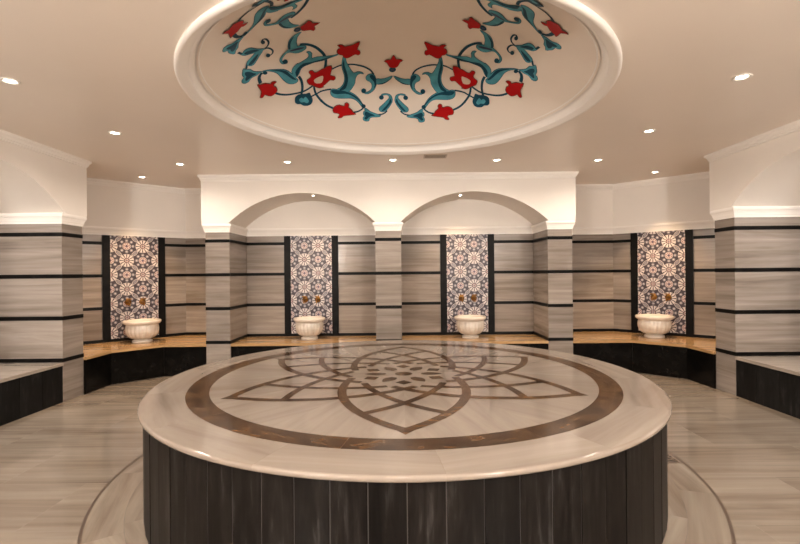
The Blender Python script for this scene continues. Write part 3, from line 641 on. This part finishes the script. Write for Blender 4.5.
# ------------------------------------------------------------------ patterned tile panels
def clip(poly, x0, x1, y0, y1):
    for ax, lim, sg in ((0, x0, 1), (0, x1, -1), (1, y0, 1), (1, y1, -1)):
        out = []
        for i in range(len(poly)):
            a, b = poly[i-1], poly[i]; da, db = sg*(a[ax]-lim), sg*(b[ax]-lim)
            if (da >= 0) != (db >= 0):
                t = da/(da-db); out.append((a[0]+(b[0]-a[0])*t, a[1]+(b[1]-a[1])*t))
            if db >= 0: out.append(b)
        poly = out
        if len(poly) < 3: return []
    return poly
def tile_panel(label, loc, rz, par, group):
    t = thing('tile_panel', label, 'tile panel', loc, rz, group)
    hw = .3265; zb, zt = .503, 2.05; p = .2177
    mb = MB()
    mb.box((-hw, -.012, zb), (hw, 0, zt), 'tile_ground')
    def add(poly, mat, lay):
        q = clip(poly, -hw, hw, zb, zt)
        if q:
            P = [(x, -.012-.0004*lay, z) for x, z in q]
            n = (Vector(P[1])-Vector(P[0])).cross(Vector(P[2])-Vector(P[0]))
            mb.face(P if n.y < 0 else P[::-1], mat)
    def disc(cx, cz, r, mat, lay, n=16, rx=1.0, rot=0.0):
        add([(cx+r*rx*cos(2*pi*i/n)*cos(rot)-r*sin(2*pi*i/n)*sin(rot), cz+r*rx*cos(2*pi*i/n)*sin(rot)+r*sin(2*pi*i/n)*cos(rot)) for i in range(n)], mat, lay)
    def spokes(cx, cz, r0, r1, n, w0, w1, mat, lay, ph=0.0):
        for i in range(n):
            a = 2*pi*i/n+ph; c_, s_ = cos(a), sin(a)
            add([(cx+r*c_-w*s_, cz+r*s_+w*c_) for r, w in ((r0, -w0), (r1, -w1), (r1+.006, 0), (r1, w1), (r0, w0))], mat, lay)
    ztop = zt - .72*p
    for j in range(-1, 9):
        for i in range(4):
            cx, cz = -hw + i*p, ztop - j*p
            if (i + j + par) % 2:
                disc(cx, cz, .45*p, 'tile_white', 1, 24); disc(cx, cz, .425*p, 'tile_ground', 2, 24)
                spokes(cx, cz,   .17*p, .40*p, 12, .026*p, .070*p, 'tile_white', 3, pi/12)
                disc(cx, cz, .145*p, 'tile_red', 3, 12); spokes(cx, cz, .03*p, .11*p, 6, .01*p, .03*p, 'tile_white', 4); disc(cx, cz, .04*p, 'tile_blue', 5, 8)
            else:
                disc(cx, cz, .255*p, 'tile_white', 1, 16); disc(cx, cz, .225*p, 'tile_red', 2, 16)
                spokes(cx, cz, .08*p, .18*p, 8, .02*p, .045*p, 'tile_white', 3); disc(cx, cz, .06*p, 'tile_blue', 3, 8)
            for ax, az in ((.5, 0), (0, .5)):
                # grey rounds between wheel and rosette, slid towards the rosette
                wheel = (i + j + par) % 2
                sh = .115 if wheel else -.115
                ex, ez = cx+(ax*p+(sh*p if ax else 0)), cz-(az*p+(sh*p if az else 0))
                disc(ex, ez, .105*p, 'tile_grey', 3, 8, 1, pi/8); disc(ex, ez, .045*p, 'tile_white', 4, 6)
            if not (i + j + par) % 2:
                for k in range(4):
                    a = pi/4 + k*pi/2; ex, ez = cx+.41*p*cos(a), cz+.41*p*sin(a)
                    disc(ex, ez, .105*p, 'tile_grey', 1, 8, 1, pi/8); disc(ex, ez, .045*p, 'tile_white', 2, 6)
            ox, oz = cx+.5*p, cz-.5*p
            rot = -pi/4 if (i + j + par) % 2 else pi/4
            disc(ox, oz, .125*p, 'tile_white', 3, 16, 2.0, rot); disc(ox, oz, .095*p, 'tile_ground', 4, 16, 2.15, rot); disc(ox, oz, .07*p, 'tile_grey', 5, 16, 2.3, rot)
    for i in range(1, 3):
        x = -hw+i*p; add([(x-.0011, zb), (x+.0011, zb), (x+.0011, zt), (x-.0011, zt)], 'tile_ground', 7)
    for j in range(0, 8):
        z = ztop-j*p; add([(-hw, z-.0011), (hw, z-.0011), (hw, z+.0011), (-hw, z+.0011)], 'tile_ground', 7)
    mb.build('patterned_tiles', t, 'geometric rosette tiles in white, grey and plum')
    for s in (-1, 1):
        f = MB(); xa, xb = sorted((s*hw, s*(hw+.1)))
        f.box((xa, -.024, zb), (xb, 0, zt), 'black_strip'); f.build('frame_strip', t, 'black stone strip')
    return t
AL = radians(42)
PANELS = [((-4.084, 7.052), AL, 1, 'left corner recess'), ((-1.405, 7.27), 0, 1, 'left arch of the back wall'), ((1.067, 7.27), 0, 0, 'right arch of the back wall'), ((4.016, 7.045), -AL, 1, 'right corner recess')]
nrm = [(sin(a), -cos(a)) for a in (AL, 0, 0, -AL)]
PANELS[0] = ((PANELS[0][0][0], PANELS[0][0][1]), atan2(.997, 1.107), 1, PANELS[0][3])
PANELS[3] = ((PANELS[3][0][0], PANELS[3][0][1]), -atan2(.95, 1.033), 1, PANELS[3][3])
for (pos, rz, par, where) in PANELS:
    tile_panel('black-edged panel of rosette tiles in the %s' % where, (*pos, 0), rz, par, 'rosette tile panels')

# ------------------------------------------------------------------ basins
def basin(label, loc, R, group, n=22):
    t = thing('wash_basin', label, 'basin', loc, 0, group)
    k = R/.245
    mb = MB()
    mb.lathe([(.001, 0), (.128*k, 0), (.132*k, .006), (.132*k, .026), (.122*k, .034), (.104*k, .040), (.10*k, .05)], 48, 'basin')
    mb.build('foot', t)
    def flute(r, z, a):
        w = max(0, min(1, (z-.045)/.04))*max(0, min(1, (.262-z)/.03))
        return r*(1 + .045*w*(abs(cos(n*a/2))-.6))
    mb = MB()
    prof = [(.10*k, .05), (.118*k, .052), (.15*k, .066), (.178*k, .09), (.198*k, .122), (.21*k, .16), (.213*k, .20), (.209*k, .235), (.203*k, .258), (.205*k, .264)]
    mb.lathe(prof, n*8, 'basin', mod=flute)
    mb.build('bowl', t, 'ribbed bowl')
    mb = MB()
    prof = [(.203*k, .262), (.214*k, .266), (.222*k, .274), (.234*k, .280), (.243*k, .290), (.247*k, .303), (.245*k, .317), (.238*k, .325), (.225*k, .328), (.205*k, .326), (.195*k, .318), (.190*k, .28), (.17*k, .19), (.11*k, .11), (.001, .09)]
    mb.lathe(prof, 64, 'basin', mod=lambda r, z, a: r*(1+.012*cos(8*a)*(1 if z > .27 and r > .2*k else 0)))
    mb.build('rim', t)
    return t
BSN = [(-3.85, 6.83, .255), (-1.385, 6.97, .237), (1.062, 6.97, .237), (3.785, 6.83, .255)]
for (x, y, R), (_, _, _, where) in zip(BSN, PANELS):
    basin('ribbed marble wash basin on the bench in the %s' % where, (x, y, SEAT1), R, 'ribbed wash basins')

# ------------------------------------------------------------------ taps
tp = thing('brass_tap', '', 'tap', group='brass taps over the basins')
mb = MB()
def ylathe(mb, prof, n, mat):          # revolve about the local y axis (out of the wall)
    mb.grid([[(r*cos(2*pi*k/n), y, r*sin(2*pi*k/n)) for k in range(n)] for r, y in prof], mat, None, 0, True, close=True)
ylathe(mb, [(.046, 0), (.046, -.006), (.034, -.014), (.016, -.016), (.014, -.05), (.018, -.055), (.018, -.072), (.010, -.078), (.001, -.079)], 20, 'brass'); mb.build('tap_body', tp)
mb = MB(); mb.tube([(0, -.05, 0), (0, -.075, -.002), (0, -.10, -.012), (0, -.115, -.03), (0, -.118, -.052)], [.012, .012, .011, .011, .013], 'brass'); mb.build('spout', tp)
mb = MB(); mb.tube([(0, -.060, .012), (0, -.060, .046)], .008, 'brass')
mb.tube([(-.036, -.060, .05), (0, -.060, .053), (.036, -.060, .05)], [.010, .007, .010], 'brass'); mb.tube([(0, -.096, .05), (0, -.060, .053), (0, -.026, .05)], [.010, .007, .010], 'brass'); mb.build('handle', tp)
first = True
for (pos, rz, par, where) in PANELS:
    for s in (-1, 1):
        dx, dy = .098*s, -.0155
        x = pos[0] + dx*cos(rz) - dy*sin(rz); y = pos[1] + dx*sin(rz) + dy*cos(rz)
        lab = '%s brass tap on the tiles in the %s' % ('left-hand' if s < 0 else 'right-hand', where)
        if first: tp.location = (x, y, 1.04); tp.rotation_euler = (0, 0, rz); tp['label'] = lab; first = False
        else: copy_thing(tp, (x, y, 1.04), rz, lab)

# ------------------------------------------------------------------ recessed lights
lt = thing('recessed_downlight', '', 'ceiling light')
mb = MB(); mb.lathe([(.064, .0), (.062, -.006), (.050, -.008), (.042, -.004), (.036, .001)], 32, 'lamp_ring'); mb.build('trim_ring', lt)
mb = MB(); mb.lathe([(.037, .0005), (.025, -.003), (.001, -.004)], 28, 'lamp'); mb.build('lens', lt, 'glowing lamp lens')
LIGHTS = [  # x, y, z, label, power, colour
 (-2.80, 3.305, ZC, 'glowing recessed downlight at the upper left edge of the ceiling', 1.0, 0),
 (2.517, 3.353, ZC, 'glowing recessed downlight at the upper right edge of the ceiling', 1.0, 0),
 (-2.806, 4.53, ZC, 'recessed downlight near the far end of the left wall, second from the left edge', 1.0, 1),
 (2.53, 4.63, ZC, 'recessed downlight near the far end of the right wall, second from the right edge', 1.0, 1),
 (-2.788, 5.83, ZC, 'recessed downlight in front of the left end of the arched back wall', .62, 1),
 (-1.41, 5.776, ZC, 'recessed downlight in front of the left arch of the back wall', .62, 1),
 (-.075, 5.72, ZC, 'recessed downlight in front of the pier between the two back arches', .62, 1),
 (1.235, 5.77, ZC, 'recessed downlight in front of the right arch, right of the ceiling vent', .62, 1),
 (2.53, 5.82, ZC, 'recessed downlight in front of the right end of the arched back wall', .62, 1),
 (-3.69, 6.576, ZC, 'small recessed downlight over the basin in the left corner recess', 2.5, 2),
 (3.667, 6.563, ZC, 'small recessed downlight over the basin in the right corner recess', 2.5, 2),
]
GL = 'recessed downlights in the ceiling'
UNSEEN = [(-2.80, 2.08), (-2.80, .85), (-2.80, -.4), (2.52, 2.08), (2.52, .85), (2.52, -.4), (-1.4, .6), (0, .3), (1.3, .6), (-1.4, -.9), (0, -.9), (1.3, -.9)]  # out of view: side rows continued, and more downlights added for brightness
TINT = {0: (1, .88, .78), 1: (1, .86, .74), 2: (1, .66, .37), 3: (1, .95, .92)}
BASE_W = 46.0
def spot(x, y, z, k, tint, size=2.9, blend=1.0):
    L = bpy.data.lights.new('downlight_beam', 'SPOT'); L.energy = BASE_W*k; L.color = TINT[tint]
    L.spot_size = size; L.spot_blend = blend; L.shadow_soft_size = .045
    o = bpy.data.objects.new('downlight_beam', L); COL.objects.link(o); o.location = (x, y, z-.035)
    return o
first = True
for x, y, z, lab, k, ti in LIGHTS:
    if first: lt.location = (x, y, z); lt['label'] = lab; lt['group'] = GL; first = False
    else: copy_thing(lt, (x, y, z), 0, lab)
    spot(x, y, z, k, ti, *((1.5, .7) if ti == 2 else ()))
for i, (x, y) in enumerate(UNSEEN):
    copy_thing(lt, (x, y, ZC), 0, 'recessed downlight in the ceiling out of view, added to light the room'); spot(x, y, ZC, .55, 0)
# two small lamps in the back arches' vaults
for x, y, z, lab in ((-1.26, 6.70, 2.592, 'tiny recessed lamp in the soffit of the left back arch'), (.90, 6.78, 2.585, 'tiny recessed lamp in the soffit of the right back arch')):
    c = copy_thing(lt, (x, y, z), 0, lab); c['group'] = 'small lamps in the arch soffits'; c.scale = (.62, .62, .8)
    spot(x, y, z, .8, 2, 1.9, .8)
# unseen lamps added in the side arches to brighten vaults and jambs
for x, y, z, lab in ((NL+.42, 4.25, 2.592, 'small fill lamp added in the soffit of the left wall arch, out of the picture'), (NR-.42, 4.25, 2.592, 'small fill lamp added in the soffit of the right wall arch, out of the picture')):
    c = copy_thing(lt, (x, y, z), 0, lab); c['group'] = 'small lamps in the arch soffits'; c.scale = (.62, .62, .8)
    spot(x, y, z, 1.5, 3, 2.8, 1.0)

# ------------------------------------------------------------------ two unseen globes added behind the viewer to brighten ceiling and walls
for x, y, side in ((-2.62, -1.3, 'left'), (2.5, -1.3, 'right')):
    g_ = thing('fill_pendant', 'fill-light globe added behind the viewer on the %s, out of the picture' % side, 'fill lamp', (x, y, ZC), 0, 'added fill globes behind the viewer')
    mb = MB(); mb.lathe([(.14*sin(pi*k/16)+.0005, -.86-.14*cos(pi*k/16)) for k in range(17)], 32, 'globe'); mb.build('fill_globe', g_)
    mb = MB(); mb.tube([(0, 0, 0), (0, 0, -.725)], .006, 'brass'); mb.lathe([(.05, 0), (.05, -.02), (.006, -.03)], 24, 'brass'); mb.build('fill_rod', g_)

# ------------------------------------------------------------------ ceiling vent and floor drain
v = thing('ceiling_vent', 'small rectangular air vent in the ceiling just behind the dome ring', 'vent', (.44, 5.56, ZC))
mb = MB()
for lo, hi in (((-.14, -.085, -.004), (.14, -.068, 0)), ((-.14, .068, -.004), (.14, .085, 0)), ((-.14, -.068, -.004), (-.122, .068, 0)), ((.122, -.068, -.004), (.14, .068, 0))): mb.box(lo, hi, 'vent')
mb.build('frame', v)
mb = MB(); mb.box((-.122, -.068, -.0015), (.122, .068, 0), 'vent_dark'); mb.build('duct_opening', v)
for k in range(5):
    mb = MB(); y = -.055+.0275*k
    mb.face([(-.122, y-.004, -.002), (.122, y-.004, -.002), (.122, y+.004, -.0045), (-.122, y+.004, -.0045)], 'vent')
    mb.face([(-.122, y+.004, -.005), (.122, y+.004, -.005), (.122, y-.004, -.0025), (-.122, y-.004, -.0025)], 'vent')
    mb.build('louvre', v)
dr = thing('floor_drain', 'small fretted floor drain beside the right side of the round platform', 'drain', (*SC, 0))
mb = MB()
a0, a1, r0, r1 = radians(-3.4), radians(.8), 1.925, 2.075
def psec(ra, rb, ta, tb, z, mat, n=4):
    for i in range(n):
        t0, t1 = ta+(tb-ta)*i/n, ta+(tb-ta)*(i+1)/n
        mb.face([(ra*cos(t0), ra*sin(t0), z), (rb*cos(t0), rb*sin(t0), z), (rb*cos(t1), rb*sin(t1), z), (ra*cos(t1), ra*sin(t1), z)], mat)
psec(r0, r1, a0, a1, .0025, 'vent_dark')
mb.build('drain_opening', dr)
mb = MB()
da = .008/2
psec(r0-.004, r0+.004, a0-.003, a1+.003, .006, 'drain'); psec(r1-.004, r1+.004, a0-.003, a1+.003, .006, 'drain')
psec(r0, r1, a0-.003, a0+.003, .006, 'drain', 1); psec(r0, r1, a1-.003, a1+.003, .006, 'drain', 1)
for i in range(4):
    for sgn in (1, -1):
        f0 = i/3
        P0 = (r0, a0+(a1-a0)*f0); P1 = (r1, a0+(a1-a0)*min(1, max(0, f0+sgn*.5)))
        if not 0 <= f0+sgn*.5 <= 1: continue
        q0 = Vector((P0[0]*cos(P0[1]), P0[0]*sin(P0[1]), .0055)); q1 = Vector((P1[0]*cos(P1[1]), P1[0]*sin(P1[1]), .0055))
        mb.tube([q0, q1], .0035, 'drain', 6)
mb.build('grate', dr)

# ------------------------------------------------------------------ camera, world, colour
cam = bpy.data.cameras.new('camera'); co = bpy.data.objects.new('camera', cam); COL.objects.link(co)
cam.sensor_width = 36; cam.sensor_fit = 'HORIZONTAL'; cam.lens = F_PX/800*36; cam.shift_y = .8/800
cam.clip_start = .05
co.location = (0, 0, CAM_H); co.rotation_euler = (pi/2, .0093, 0)
S.camera = co
w = bpy.data.worlds.new('world'); S.world = w; w.use_nodes = True
w.node_tree.nodes['Background'].inputs[0].default_value = (.02, .018, .015, 1)
S.view_settings.view_transform = 'Standard'; S.view_settings.look = 'None'
S.view_settings.exposure = .84; S.view_settings.gamma = 1; S.view_settings.use_curve_mapping = False
